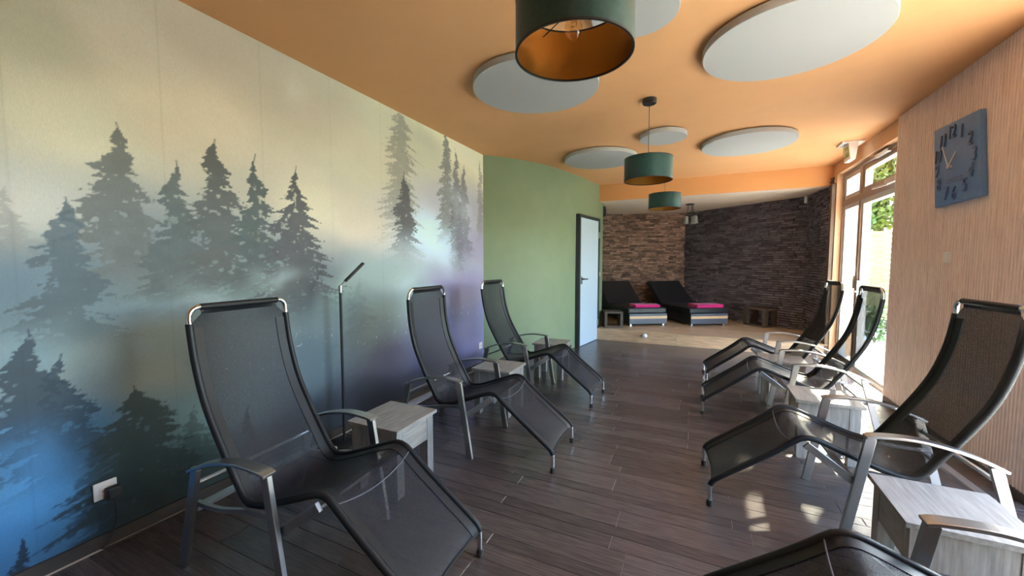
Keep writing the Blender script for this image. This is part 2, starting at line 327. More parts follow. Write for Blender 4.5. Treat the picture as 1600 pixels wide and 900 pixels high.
    for (px, py, sy, sz, c, a) in [(330, 455, 0.16, 0.07, (150, 165, 156), 0.5), (440, 425, 0.12, 0.06, (150, 168, 160), 0.45), (210, 470, 0.2, 0.05, (124, 146, 144), 0.4), (690, 400, 0.25, 0.16, (188, 208, 206), 0.5),
                                   (640, 440, 0.3, 0.14, (164, 186, 182), 0.5), (670, 470, 0.22, 0.06, (150, 188, 190), 0.5), (470, 160, 0.10, 0.12, (205, 200, 172), 0.4), (720, 330, 0.2, 0.2, (195, 205, 195), 0.3), (40, 760, 0.12, 0.2, (70, 140, 192), 0.5)]:
        p = onx(px, py, XL); f = np.exp(-((Y + 2 * wx - p[1]) / sy) ** 2 - ((Z + 2 * wz - p[2]) / sz) ** 2) * (0.5 + fbm(Y * 6, Z * 8, 55, 4))
        f = np.clip(f * a, 0, 1)[..., None]; C = C * (1 - f) + f * np.array(s2l(c))
    C *= 1 - 0.35 * (1 - sstep(0.0, 0.35, Z))[..., None]                  # darker towards the floor: dark print plus shade put into its colour
    sp = (fbm(Y * 90, Z * 90, 77, 1) > 0.93) * np.exp(-((Z - 0.72) / 0.12) ** 2) * (Y > 1.3); C += (sp * 0.25)[..., None]   # printed sparkles
    for s in (0.56, 1.06, 1.56, 2.06, 2.56, 3.06, 3.56, 4.06): C *= 1 - 0.10 * np.exp(-((Y - s) / 0.004) ** 2)[..., None]    # paper joints
    C = np.clip(C * (np.array((1.14, 1.12, 1.20)) + sstep(0.9, 1.6, Z)[..., None] * np.array((0.16, 0.26, 0.62))), 0.004, 0.90)  # missing light put into the colour: upper print brightened, blued against orange ceiling bounce
    ny, nz = Y.shape; verts = np.stack([np.full_like(Y, XL), Y, Z], -1).reshape(-1, 3)
    i = np.arange(ny - 1)[:, None] * nz + np.arange(nz - 1)[None, :]
    q = np.stack([i, i + nz, i + nz + 1, i + 1], -1).reshape(-1, 4)
    me = bpy.data.meshes.new('wall_left'); me.vertices.add(len(verts)); me.vertices.foreach_set('co', verts.astype(np.float32).ravel())
    me.loops.add(q.size); me.loops.foreach_set('vertex_index', q.ravel().astype(np.int32)); me.polygons.add(len(q)); me.polygons.foreach_set('loop_start', np.arange(0, q.size, 4, dtype=np.int32)); me.update(calc_edges=True)
    at = me.color_attributes.new('mural_print', 'FLOAT_COLOR', 'POINT')
    rgba = np.ones((len(verts), 4), np.float32); rgba[:, :3] = C.reshape(-1, 3); at.data.foreach_set('color', rgba.ravel())
    m = bpy.data.materials.new('forest_mural_paper'); m.use_nodes = True; nt = m.node_tree; b = nt.nodes['Principled BSDF']
    a = nt.nodes.new('ShaderNodeAttribute'); a.attribute_name = 'mural_print'
    tc = nt.nodes.new('ShaderNodeTexCoord'); mp = nt.nodes.new('ShaderNodeMapping'); mp.inputs['Scale'].default_value = (1, 300, 90); n = nt.nodes.new('ShaderNodeTexNoise'); n.inputs['Scale'].default_value = 1; n.inputs['Detail'].default_value = 3
    mr = nt.nodes.new('ShaderNodeMapRange'); mr.inputs['To Min'].default_value = 0.85; mr.inputs['To Max'].default_value = 1.15
    mx = nt.nodes.new('ShaderNodeVectorMath'); mx.operation = 'SCALE'
    nt.links.new(tc.outputs['Object'], mp.inputs[0]); nt.links.new(mp.outputs[0], n.inputs['Vector']); nt.links.new(n.outputs['Fac'], mr.inputs['Value'])
    nt.links.new(a.outputs['Color'], mx.inputs[0]); nt.links.new(mr.outputs[0], mx.inputs['Scale']); nt.links.new(mx.outputs[0], b.inputs['Base Color']); b.inputs['Roughness'].default_value = 0.55
    struct(link('wall_left', me, m), 'wall covered by a misty conifer forest mural', 'wall')
make_mural()
wl_core = MB().box(XL - 0.2, XL - 0.002, YB - 0.2, 4.30, -0.12, HC); 
o = wl_core.build('wall_core', M['plaster'], bpy.data.objects['wall_left'])

# ------------------------------------------------------------------ room shell
g = MB()
n = len(GCS); outer = [(x - 0.22, y + 0.02) for x, y in GCS]
g.prism(GCS + outer[::-1], -0.1, HC)
wg = struct(g.build('wall_far_left', M['green'], smooth=True), 'curved sage green wall with a pale blue door', 'wall')
# right wall: solid pieces around the two openings
w = MB(); X1 = XR + 0.24
w.box(XR, X1, YB, WO0, -0.1, HC); w.box(XR, X1, WO0, WO1, WOT, HC); w.box(XR, X1, WO1, DO0, -0.1, HC); w.box(XR, X1, DO0, DO1, DOT, HC); w.box(XR, X1, DO1, 8.2, -0.1, HC)
wr = struct(w.build('wall_right', M['reveal']), 'right hand wall with tan ribbed cladding', 'wall')
sb = MB(); sb.box(XR - 0.006, XR, WO1, DO0 + 0.001, 0.0, HC); sb.build('cladding_board', M['slat_back'], wr)
st = MB(); pitch = 0.0285; k = 0; y = WO1 + 0.004
while y < DO0 - 0.02:
    x0 = XR - 0.006; st.add([(x0, y, 0.05), (x0 - 0.011, y + 0.004, 0.05), (x0 - 0.011, y + 0.016, 0.05), (x0, y + 0.020, 0.05), (x0, y, HC), (x0 - 0.011, y + 0.004, HC), (x0 - 0.011, y + 0.016, HC), (x0, y + 0.020, HC)],
                          [(0, 1, 5, 4), (1, 2, 6, 5), (2, 3, 7, 6), (4, 5, 6, 7), (3, 2, 1, 0)]); y += pitch
st.build('slat_cladding', M['slat'], wr, kind='stuff')
MB().box(XR - 0.02, XR + 0.002, DO0 - 0.02, DO0 + 0.003, 0.0, HC).build('cladding_end_strip', M['slat'], wr)
struct(MB().box(XL - 0.2, X1, YB - 0.2, YB, -0.1, HC).build('wall_back', M['plaster']), 'plain wall behind the camera', 'wall')
struct(MB().box(XL - 0.2, X1, YB - 0.2, 8.4, HC, HC + 0.15).build('ceiling', M['ceiling']), 'flat terracotta orange painted ceiling', 'ceiling')
# dropped beam and lower alcove ceiling
bm_ = MB().box(-1.72, XR, YBEAM, YBEAM + 0.03, 2.37, HC).build('trim_1', M['beam']); struct(bm_, 'orange painted drop beam above the podium', 'beam')
def sz(y): return 2.37 + 0.0227 * (y - YBEAM)
sf = MB(); pl = [(-1.72, YBEAM + 0.03), (XR, YBEAM + 0.03), (XR + 0.05, 8.1), (BC[0] + 0.05, 9.95), (-2.5, 9.1)]
sf.add([(x, y, sz(y)) for x, y in pl] + [(x, y, 2.7) for x, y in pl], [(4, 3, 2, 1, 0), (5, 6, 7, 8, 9)] + [(i, (i + 1) % 5, (i + 1) % 5 + 5, i + 5) for i in range(5)])
struct(sf.build('ceiling_alcove', M['soffit']), 'lower beige ceiling over the podium alcove', 'ceiling')
# skirtings
b = MB().box(XL, XL + 0.012, YB, 4.30, 0, 0.065).build('baseboard_left', M['skirting']); struct(b, 'dark tile skirting under the forest mural', 'baseboard')
MB().box(XL + 0.012, XL + 0.018, YB, 4.30, 0, 0.007).build('sealant_line', M['sealant'], b)
struct(MB().box(XR - 0.025, XR - 0.006, WO1, DO0 - 0.02, 0, 0.05).build('baseboard_right', M['skirting']), 'dark skirting under the ribbed wall', 'baseboard')
gs = [p for p in GCS if p[1] < 5.84]; gs2 = [(x + 0.008, y - 0.008) for x, y in gs]
struct(MB().prism(gs + gs2[::-1], 0, 0.06).build('baseboard_far_left', M['skirting']), 'dark skirting under the green wall', 'baseboard')

# ------------------------------------------------------------------ plank tile floor
fl = MB().prism([(XL - 0.1, YB - 0.1), (X1, YB - 0.1), (X1, YSTEP + 0.3), (XL - 0.1, YSTEP + 0.3)], -0.1, -0.0025).build('floor', M['grout'])
struct(fl, 'dark brown wood look plank floor', 'floor')
WID = (0.139, 0.0915, 0.0715); plank_cache = {}
def plank_mesh(L, Wd, th=0.010, ch=0.0012):
    k = (round(L, 3), Wd, th)
    if k not in plank_cache:
        a, b2 = L / 2, Wd / 2
        plank_cache[k] = MB().add([(sx * (a - i), sy * (b2 - i), z) for z, i in ((-th, 0), (-ch, 0), (0, ch)) for sx, sy in ((-1, -1), (1, -1), (1, 1), (-1, 1))],
            [(3, 2, 1, 0), (8, 9, 10, 11)] + [(r * 4 + i, r * 4 + (i + 1) % 4, r * 4 + 4 + (i + 1) % 4, r * 4 + 4 + i) for r in (0, 1) for i in range(4)]).mesh('plank')
        plank_cache[k].materials.append(M['plank'])
    return plank_cache[k]
y = 1.603 - 0.302 * 5; row = 0; PL = 1.2; npl = 0
joints = {}
while y < YSTEP - 0.01:
    Wd = WID[row % 3]; yw = min(Wd, YSTEP - y); xl = min(green_x(y), green_x(y + yw)) - 0.01 if y > 4.2 else XL
    x = xl; off = (row * 0.431 + 0.17 * (row % 4)) % PL; first = True
    while x < XR - 0.01:
        L = (off if off > 0.12 else PL) if first else PL; L = min(L, XR - x); first = False
        if XR - (x + L) < 0.12: L = XR - x
        o = link('plank', plank_mesh(L - 0.0035, yw - 0.0025), None, fl, loc=(x + L / 2, y + yw / 2, 0)); x += L; npl += 1
    y += Wd; row += 1
y = YB; rest = MB(); row = 0
while y < 1.603 - 0.302 * 5 - 0.001:
    x = XL - 0.3 * (row % 3); 
    y2 = min(y + 0.14, 1.603 - 0.302 * 5)
    while x < XR: rest.box(max(x, XL), min(x + 1.197, XR), y, y2 - 0.0025, -0.01, 0); x += 1.2
    y += 0.14; row += 1
rest.build('plank_field', M['plank'], fl, kind='stuff')
print('planks', npl)
for (a0, a1) in ((DO0, DO1), (WO0, WO1)):
    struct(MB().box(XR, X1 + 0.02, a0, a1, -0.1, 0.004).build('trim_2', M['paving']), 'pale stone threshold below the glazed doors' if a0 > 2 else 'pale stone threshold of the wide window beside the camera', 'threshold')

# ------------------------------------------------------------------ podium
pod_poly = [(green_x(YSTEP) - 0.03, YSTEP + 0.02), (XR, YSTEP + 0.02), (XR, 7.9), (BC[0], 9.75), (-2.3, 8.95), (green_x(8.3), 8.3), (green_x(7.7), 7.7), (green_x(7.2), 7.2)]
pod = struct(MB().prism(pod_poly, -0.05, ZP - 0.012).build('floor_podium', M['trimwood']), 'raised oak podium in the alcove', 'podium')
def pod_range(y):
    xl = green_x(y) if y < 8.9 else BL[0] + (y - BL[1]) * (BC[0] - BL[0]) / (BC[1] - BL[1])
    xr = XR if y < 7.85 else BC[0] + (BC[1] - y) * (BR[0] - BC[0]) / (BC[1] - BR[1])
    return xl, min(XR, xr)
oak_cache = {}
def board(name, L, Wd, th, m, parent, loc, rot=(0, 0, 0)):
    k = (round(L, 2), round(Wd, 3), th, m)
    if k not in oak_cache:
        me = MB().box(-L / 2, L / 2, -Wd / 2, Wd / 2, -th, 0).mesh(name); me.materials.append(M[m]); oak_cache[k] = me
    o = link(name, oak_cache[k], None, parent, loc=loc); o.rotation_euler = rot; return o
y = YSTEP + 0.0; row = 0
while y < 9.7:
    Wd = 0.19; xl, xr = pod_range(y + 0.095)
    x = xl; first = True
    while x < xr - 0.05:
        L = (1.28, 0.6, 0.95)[row % 3] if first else 1.28; first = False; L = min(L, xr - x)
        board('podium_board', L - 0.003, Wd - 0.003, 0.012, 'oak', pod, (x + L / 2, y + Wd / 2, ZP)); x += L
    y += Wd; row += 1
x = green_x(YSTEP); 
for L in (1.30, 1.30, XR - green_x(YSTEP) - 2.60):
    board('riser_board', L - 0.002, ZP - 0.012, 0.014, 'oak', pod, (x + L / 2, YSTEP + 0.012, (ZP - 0.012) / 2), (PI / 2, 0, 0)); x += L

# ------------------------------------------------------------------ stone clad alcove walls
def stone_wall(name, p, q, m, mort, label, limit, th=0.15, e0=0.2, e1=0.2):
    p, q = Vector((*p, 0)), Vector((*q, 0)); d = (q - p); L = d.length; d.normalize(); nrm = Vector((d.y, -d.x, 0))
    if nrm.y > 0: nrm = -nrm
    back = [p - nrm * 0.012 - d * e0, q - nrm * 0.012 + d * e1, q - nrm * th + d * e1, p - nrm * th - d * e0]
    wo_ = struct(MB().prism([(v.x, v.y) for v in back], 0.0, 2.46).build(name, M[mort]), label, 'wall')
    ang = math.atan2(d.y, d.x); shapes = []
    for k in range(10):
        Ls = 0.10 + 0.013 * k; dz = 0.038; e = 0.004; j = [random.uniform(-0.006, 0.006) for _ in range(4)]
        s_ = -1
        v = [(-Ls / 2, 0, -dz / 2), (Ls / 2, 0, -dz / 2), (Ls / 2, 0, dz / 2), (-Ls / 2, 0, dz / 2)]
        f = [(-Ls / 2 + e, 1 + j[0] * 10, -dz / 2 + e), (Ls / 2 - e, 1 + j[1] * 10, -dz / 2 + e), (Ls / 2 - e, 1 + j[2] * 10, dz / 2 - e), (-Ls / 2 + e, 1 + j[3] * 10, dz / 2 - e)]
        sgn = -1 if (Matrix.Rotation(ang, 3, 'Z') @ Vector((0, 1, 0))).dot(nrm) < 0 else 1
        me = MB().add([(a, -0.012 * sgn, c) for a, b, c in v] + [(a, sgn * 0.020 * b, c) for a, b, c in f], [(0, 1, 2, 3), (7, 6, 5, 4), (0, 4, 5, 1), (1, 5, 6, 2), (2, 6, 7, 3), (3, 7, 4, 0)]).mesh('stone')
        me.materials.append(M[m]); shapes.append((Ls, me))
    spots = []; z = ZP + 0.021
    while z < 2.46:
        x = -random.uniform(0, 0.1)
        while x < L:
            Ls, me = random.choice(shapes)
            a_, b_ = max(x, 0.0), min(x + Ls, L)
            if b_ - a_ > 0.025: spots.append(((a_ + b_) / 2, z, (b_ - a_) / Ls, me))
            x += Ls + 0.003
        z += 0.0415
    spots.sort(key=lambda s: -s[1]); rest = MB()
    keep = set(range(len(spots))) if len(spots) <= limit else set(range(limit))
    for i, (x, z, Ls, me) in enumerate(spots):
        y_off = random.choice((-0.006, 0.0, 0.006, 0.014)); loc = p + d * x + nrm * y_off + Vector((0, 0, z))
        if i in keep:
            o = link('stone', me, None, wo_, loc=loc); o.rotation_euler = (0, 0, ang); o.scale = (Ls, 1, 1)
        else:
            R = Matrix.Rotation(ang, 3, 'Z'); rest.add([R @ Vector((v.co.x * Ls, v.co.y, v.co.z)) + loc for v in me.vertices], [tuple(f.vertices) for f in me.polygons])
    if rest.v:
        fo = rest.build('stone_field', M[m], wo_, kind='stuff'); at = fo.data.attributes.new('piece_tone', 'FLOAT', 'FACE')
        at.data.foreach_set('value', np.repeat(rng.rand(len(rest.f) // 6), 6).astype(np.float32))
    return wo_
stone_wall('wall_alcove_left', BL, BC, 'stone', 'mortar', 'brown split stone wall behind the daybeds', 300)
stone_wall('wall_alcove_right', BC, BR, 'stone_dark', 'mortar_dark', 'dark slate stone wall of the alcove', 300)
stone_wall('wall_alcove_side', (BR[0], BR[1]), (XR - 0.002, 6.74), 'stone_dark', 'mortar_dark', 'narrow dark stone return wall beside the terrace door', 300, 0.15, 0.2, 0.0)
struct(MB().box(XR - 0.045, XR + 0.002, 6.655, 6.735, 0, 2.37).build('trim_3', M['trimwood'], bevel=0.003), 'brown wooden corner post at the end of the stone wall', 'post')

# ------------------------------------------------------------------ terrace door and window
def frame_rect(mb, x0, x1, y0, y1, z0, z1, t):
    mb.box(x0, x1, y0, y0 + t, z0, z1); mb.box(x0, x1, y1 - t, y1, z0, z1); mb.box(x0, x1, y0 + t, y1 - t, z0, z0 + t); mb.box(x0, x1, y0 + t, y1 - t, z1 - t, z1); return mb
FX0, FX1 = 1.715, 1.785; ZT = 2.09; YM = 5.99
win = bpy.data.objects.new('window_1', None); COL.objects.link(win); win.location = (1.75, 5.7, 0); struct(win, 'glazed terrace door with transom lights and view of the garden', 'window'); 
def wpart(mb, name, m, **k):
    o = mb.build(name, M[m], win, **k); o.matrix_parent_inverse = Matrix.Translation((-1.75, -5.7, 0)); return o
fr = MB(); frame_rect(fr, FX0, FX1, DO0 - 0.02, DO1, 0.0, DOT + 0.01, 0.05); wpart(fr, 'frame', 'frame_tan')
wpart(MB().box(FX0, FX1, YM - 0.03, YM + 0.03, 0.05, DOT - 0.04), 'mullion', 'frame_tan')
wpart(MB().box(FX0, FX1, DO0 + 0.03, YM - 0.03, ZT - 0.04, ZT + 0.04), 'transom', 'frame_tan'); wpart(MB().box(FX0, FX1, YM + 0.03, DO1 - 0.05, ZT - 0.035, ZT + 0.035), 'transom', 'frame_tan')
for (a, b_, z0, z1, nm) in ((DO0 + 0.03, YM - 0.03, ZT + 0.04, DOT - 0.04, 'transom_sash'), (YM + 0.03, DO1 - 0.05, ZT + 0.035, DOT - 0.04, 'transom_sash'), (YM + 0.03, DO1 - 0.05, 0.05, ZT - 0.035, 'side_sash'), (DO0 + 0.03, YM - 0.03, 0.02, ZT - 0.04, 'door_leaf')):
    s_ = wpart(frame_rect(MB(), FX0 + 0.012, FX1 + 0.012, a, b_, z0, z1, 0.055), nm, 'frame_tan' if a < 5.5 and z0 > 1 else 'frame_white')
    g_ = MB().box(FX0 + 0.045, FX0 + 0.053, a + 0.05, b_ - 0.05, z0 + 0.05, z1 - 0.05).build('pane', M['glass'], s_)
h_ = MB(); h_.box(FX0 - 0.012, FX0 + 0.012, YM + 0.045, YM + 0.07, 1.0, 1.16); h_.box(FX0 - 0.05, FX0 - 0.01, YM + 0.05, YM + 0.065, 1.12, 1.135); h_.box(FX0 - 0.052, FX0 - 0.036, YM + 0.05, YM + 0.066, 1.12, 1.28); wpart(h_, 'handle', 'steel', bevel=0.003)
lk = MB().box(FX0 - 0.008, FX0 + 0.014, YM - 0.075, YM - 0.045, 0.92, 1.1); lk.box(FX0 - 0.02, FX0 - 0.008, YM - 0.065, YM - 0.055, 0.96, 0.98); wpart(lk, 'lock_plate', 'steel')
cl = MB().box(FX0 - 0.035, FX0, 5.20, 5.52, DOT - 0.06, DOT - 0.025); cl.box(FX0 - 0.03, FX0 - 0.012, 5.52, 5.85, DOT - 0.05, DOT - 0.04); wpart(cl, 'transom_opener', 'steel', bevel=0.003)
ca = MB().box(FX0 - 0.04, FX0, 4.98, 5.22, ZT + 0.0, ZT + 0.055); ca.bar((FX0 - 0.05, 5.1, ZT - 0.01), (FX0 - 0.03, 5.55, ZT + 0.02), 0.02, 0.012, (1, 0, 0)); wpart(ca, 'door_closer', 'frame_white', bevel=0.004)
w2 = bpy.data.objects.new('window_2', None); COL.objects.link(w2); w2.location = (1.75, 1.95, 0); struct(w2, 'wide glazed opening in the right wall beside the camera', 'window')
fr = frame_rect(MB(), FX0 - 1.75, FX1 - 1.75, WO0 - 1.95, WO1 - 1.95, 0, WOT, 0.06)
for yy in (0.0,): fr.box(FX0 - 1.75, FX1 - 1.75, yy - 0.04, yy + 0.04, 0.06, WOT - 0.06)
fr.build('frame', M['frame_tan'], w2)
for a, b_ in ((-0.99, -0.04), (0.04, 0.99)): MB().box(0.0, 0.008, a, b_, 0.06, WOT - 0.06).build('pane', M['glass'], w2)

# ------------------------------------------------------------------ pale blue interior door in the green wall
dp, dq = Vector((-1.688, 5.87, 0)), Vector((-1.574, 6.72, 0)); dd = (dq - dp).normalized(); ang = math.atan2(dd.y, dd.x); DW = (dq - dp).length
d1 = bpy.data.objects.new('door_1', None); COL.objects.link(d1); d1.location = dp; d1.rotation_euler = (0, 0, ang); struct(d1, 'pale blue flush door with dark frame in the green wall', 'door')
# local x along wall, local -y faces the room
f_ = MB(); f_.box(0, 0.045, -0.06, 0.05, 0, 2.06); f_.box(DW - 0.045, DW, -0.06, 0.05, 0, 2.06); f_.box(0.045, DW - 0.045, -0.06, 0.05, 2.015, 2.06); f_.build('door_frame', M['door_frame'], d1, bevel=0.003)
leaf = MB().box(0.047, DW - 0.047, -0.048, 0.0, 0.006, 2.012).build('door_leaf', M['door'], d1, bevel=0.002)
hd = MB().box(0.08, 0.125, -0.056, -0.047, 0.98, 1.10).build('lock_plate', M['steel'], leaf)
hh = MB(); hh.tube([(0.10, -0.05, 1.06), (0.10, -0.10, 1.06), (0.115, -0.105, 1.06), (0.22, -0.105, 1.06)], 0.009, 8); hh.build('door_handle', M['black'], leaf, smooth=True)
for z in (0.30, 1.78):
    MB().box(DW - 0.075, DW - 0.01, -0.072, -0.046, z - 0.05, z + 0.05).build('hinge', M['steel'], d1, bevel=0.004)

# ------------------------------------------------------------------ sling recliners
PROF = [(0.0, 0.10), (0.006, 0.128), (0.035, 0.160), (0.15, 0.248), (0.28, 0.348), (0.365, 0.420), (0.395, 0.440), (0.43, 0.446), (0.48, 0.434), (0.60, 0.387), (0.72, 0.342), (0.785, 0.327), (0.825, 0.332), (0.86, 0.362),
        (0.905, 0.430), (0.985, 0.555), (1.065, 0.705), (1.115, 0.860), (1.140, 1.00), (1.150, 1.10)]
def recline_profile(dback):
    out = []
    for d, w_ in PROF:
        if w_ > 0.34 and d > 0.8: d -= dback * (w_ - 0.34) / 0.76
        out.append((d, w_))
    return catmull(out, 5)
A = 0.228
def make_chair(dback=0.0):
    root = thing('sling_recliner', '', 'recliner')
    P = recline_profile(dback); m = len(P)
    # local +x = facing direction, so a point at distance d behind the feet is x = -d
    N = [(P[max(i - 1, 0)], P[min(i + 1, m - 1)]) for i in range(m)]
    ksp = [i for i in range(m) if P[i][0] > 0.355][0]
    na = 14; v = []
    def surf(i, s, lift=0.0):
        d, w_ = P[i]; a, b = N[i]; td, tw = b[0] - a[0], b[1] - a[1]; l = math.hypot(td, tw); nd, nw = tw / l, -td / l
        sag = 0.022 * (1 - s * s); sign = -1.0
        return (-(d + nd * (sag - lift)), s * (A - 0.004), w_ + nw * (sag - lift))
    i0, i1 = 3, m - 1
    for i in range(i0, i1):
        v += [surf(i, -1 + 2 * k / na) for k in range(na + 1)]
    # top edge narrows between the cut corners
    f = [(r * (na + 1) + k, r * (na + 1) + k + 1, (r + 1) * (na + 1) + k + 1, (r + 1) * (na + 1) + k) for r in range(i1 - i0 - 1) for k in range(na)]
    # the fabric is cut away diagonally at both top corners
    v = [(x_, max(-1, min(1, y_ / (A - 0.004))) * (A - 0.004 - 0.050 * min(1.0, max(0.0, (z_ - 1.040) / 0.045))), z_) for x_, y_, z_ in v]
    sling = MB().add(v, f).build('sling', M['sling'], root, smooth=True)
    # hems: doubled fabric along both edges, as a second layer just in front and behind
    for s in (-1, 1):
        hv = []; hi0, hi1 = i0, m - 4
        for i in range(hi0, hi1):
            for sv, lf in ((1.0, 0.003), (0.78, 0.003), (0.78, -0.003), (1.0, -0.003)): hv.append(surf(i, s * sv, lf))
        nn = hi1 - hi0; hf = [(r * 4 + k, r * 4 + (k + 1) % 4, r * 4 + 4 + (k + 1) % 4, r * 4 + 4 + k) for r in range(nn - 1) for k in range(4)] + [(0, 1, 2, 3), tuple(range((nn - 1) * 4, nn * 4))]
        MB().add(hv, hf).build('side_hem', M['hem'], root, smooth=True)
        MB().tube([(-P[i][0], s * A, P[i][1]) for i in range(i0, m - 3)], 0.0145, 10).build('rail_sleeve', M['hem'], root, smooth=True)
    topd, topw = P[-1]
    # bent tube: foot, rail, rounded top, rail, foot
    half = [(0.0, 0.012)] + [(0.0, 0.05)] + [tuple(p) for p in P[:-2]]
    path = [(-d, -A, w_) for d, w_ in half]; R_ = 0.042
    cs = [(-(topd), -A + R_ - R_ * math.cos(t), topw - R_ + R_ * math.sin(t)) for t in np.linspace(0.15, PI / 2, 6)]
    cs = [(x_ + 0.004, y_, z_ + 0.012) for x_, y_, z_ in cs]
    path = path + cs; full = path + [(x_, -y_, z_) for x_, y_, z_ in path[::-1]]
    MB().tube(full, 0.0115, 10).build('tube_frame', M['chrome'], root, smooth=True)
    tx, tz = cs[-1][0], cs[-1][2]
    MB().tube([(tx, -A + R_ + 0.004, tz), (tx, A - R_ - 0.004, tz)], 0.0145, 10).build('top_sleeve', M['hem'], root, smooth=True)
    # gusset of fabric joining the top sleeve to the sling
    e = v[(i1 - i0 - 1) * (na + 1):]; ee = e
    MB().add(ee + [(tx, p[1], tz) for p in ee], [(k, k + 1, len(ee) + k + 1, len(ee) + k) for k in range(len(ee) - 1)]).build('top_hem', M['hem'], root)
    sm = [surf(ksp, s_, 0.004) for s_ in np.linspace(-0.98, 0.98, 12)]; sm = [(x_ + 0.026 * (1 - (y_ / A) ** 2), y_, z_ - 0.020 * (1 - (y_ / A) ** 2)) for x_, y_, z_ in sm]
    MB().tube(sm, 0.0028, 6).build('knee_seam', M['seam'], sling, smooth=True)
    MB().tube([surf(i0, s_, 0.0) for s_ in np.linspace(-1, 1, 10)], 0.006, 8).build('foot_hem', M['hem'], sling, smooth=True)
    for s in (-1, 1):
        MB().lathe([(0.0, 0.0), (0.015, 0.0), (0.016, 0.022), (0.0135, 0.034), (0.0, 0.034)], (0, s * A, 0), 12).build('foot_cap', M['rubber'], root, smooth=True)
    # flat bar side frames
    for s in (-1, 1):
        yb = s * 0.283
        arm = catmull([(-0.618, yb, 0.512), (-0.66, yb, 0.522), (-0.78, yb, 0.528), (-0.90, yb, 0.510), (-1.0, yb, 0.479), (-1.085, yb, 0.441)], 5)
        MB().ribbon(arm, [0.052] * 6 + [0.052 - 0.0006 * k for k in range(len(arm) - 6)], 0.013, (0, 1, 0)).build('armrest', M['alu'], root, bevel=0.003)
        MB().bar((-0.640, yb, 0.510), (-0.556, yb, 0.0), 0.040, 0.020).build('leg', M['alu'], root, bevel=0.002)
        MB().bar((-1.050, yb, 0.455), (-1.164, yb, 0.0), 0.040, 0.020).build('leg', M['alu'], root, bevel=0.002)
        MB().bar((-0.605, s * 0.258, 0.275), (-0.405, s * 0.258, 0.425), 0.036, 0.018).build('brace', M['alu'], root, bevel=0.002)
        sg = catmull([(-1.085, s * 0.262, 0.290), (-1.02, s * 0.262, 0.287), (-0.93, s * 0.262, 0.292), (-0.84, s * 0.262, 0.310), (-0.76, s * 0.262, 0.325), (-0.625, s * 0.262, 0.335)], 4)
        MB().ribbon(sg, 0.016, 0.018, (0, 1, 0)).build('side_rail', M['alu'], root)
    MB().tube(catmull([(-1.065, -0.275, 0.385), (-1.085, -0.15, 0.372), (-1.09, 0, 0.367), (-1.085, 0.15, 0.372), (-1.065, 0.275, 0.385)], 5), 0.010, 8).build('cross_tube', M['alu'], root, smooth=True)
    MB().bar((-1.085, -0.275, 0.270), (-1.085, 0.275, 0.270), 0.040, 0.018, (0, 0, 1)).build('cross_bar', M['alu'], root, bevel=0.002)
    MB().bar((-0.605, -0.275, 0.272), (-0.605, 0.275, 0.272), 0.030, 0.016, (0, 0, 1)).build('cross_bar', M['alu'], root, bevel=0.002)
    return root
def place(o, x, y, deg, label):
    o.location = (x, y, 0); o.rotation_euler = (0, 0, math.radians(deg)); o['label'] = label; o['group'] = 'black mesh recliners along both walls'
ch = make_chair(0.0)
place(ch, -0.826, 1.22, 4.2, 'large black mesh recliner in the left foreground, before the forest mural')
place(make_chair(0.065), -0.788, 2.471, 1.8, 'upright black mesh recliner, middle of the three along the mural')
for x, y, a, lb in ((-0.834, 3.677, -1.2, 'black mesh recliner farthest back on the left, beside the green wall'),
                    (0.081, 2.521, 182.7, 'black mesh recliner before the ribbed wall below the clock'),
                    (0.073, 3.928, 179.7, 'black mesh recliner backlit in front of the glazed terrace door'),
                    (0.108, 4.915, 182.7, 'black mesh recliner on the right nearest the oak podium step'),
                    (0.030, 1.295, 180.5, 'black mesh recliner cut off at the bottom right corner of the photo')):
    place(copy_tree(ch), x, y, a, lb)

# ------------------------------------------------------------------ side tables
def make_table(name='side_table', s=0.365, h=0.40):
    root = thing(name, '', 'table'); a = s / 2; b = a - 0.018; L = 0.058
    MB().box(-a, a, -a, a, h - 0.020, h).build('table_top', M['greyoak'], root, bevel=0.0015)
    for sx in (-1, 1):
        for sy in (-1, 1):
            x0, x1 = sorted((sx * b, sx * (b - L))); y0, y1 = sorted((sy * b, sy * (b - L)))
            MB().box(x0, x1, y0, y1, 0, h - 0.020).build('leg', M['greyoak_v'], root, bevel=0.001)
        MB().box(min(sx * (b - 0.003), sx * (b - 0.021)), max(sx * (b - 0.003), sx * (b - 0.021)), -b + L, b - L, h - 0.165, h - 0.020).build('apron', M['greyoak'], root)
        MB().box(-b + L, b - L, min(sx * (b - 0.003), sx * (b - 0.021)), max(sx * (b - 0.003), sx * (b - 0.021)), h - 0.165, h - 0.020).build('apron', M['greyoak_v'], root)
    return root
tb = make_table(); first = True
for x, y, a, lb in ((-1.617, 1.765, 1, 'grey oak side table between the two nearest recliners on the left'), (-1.57, 3.055, 1, 'grey oak side table between the middle and far recliners on the left'),
                    (-1.50, 4.26, 3, 'grey oak side table against the green wall, past the last left recliner'), (0.867, 1.955, -1, 'grey oak side table in the lower right corner, nearest the camera'),
                    (0.80, 3.295, -1, 'grey oak side table lit by daylight between the clock side and backlit recliners'), (0.745, 4.43, -2, 'grey oak side table between the two farthest recliners on the right')):
    t = tb if first else copy_tree(tb); first = False
    t.location = (x, y, 0); t.rotation_euler = (0, 0, math.radians(a)); t['label'] = lb; t['group'] = 'grey oak side tables between the recliners'

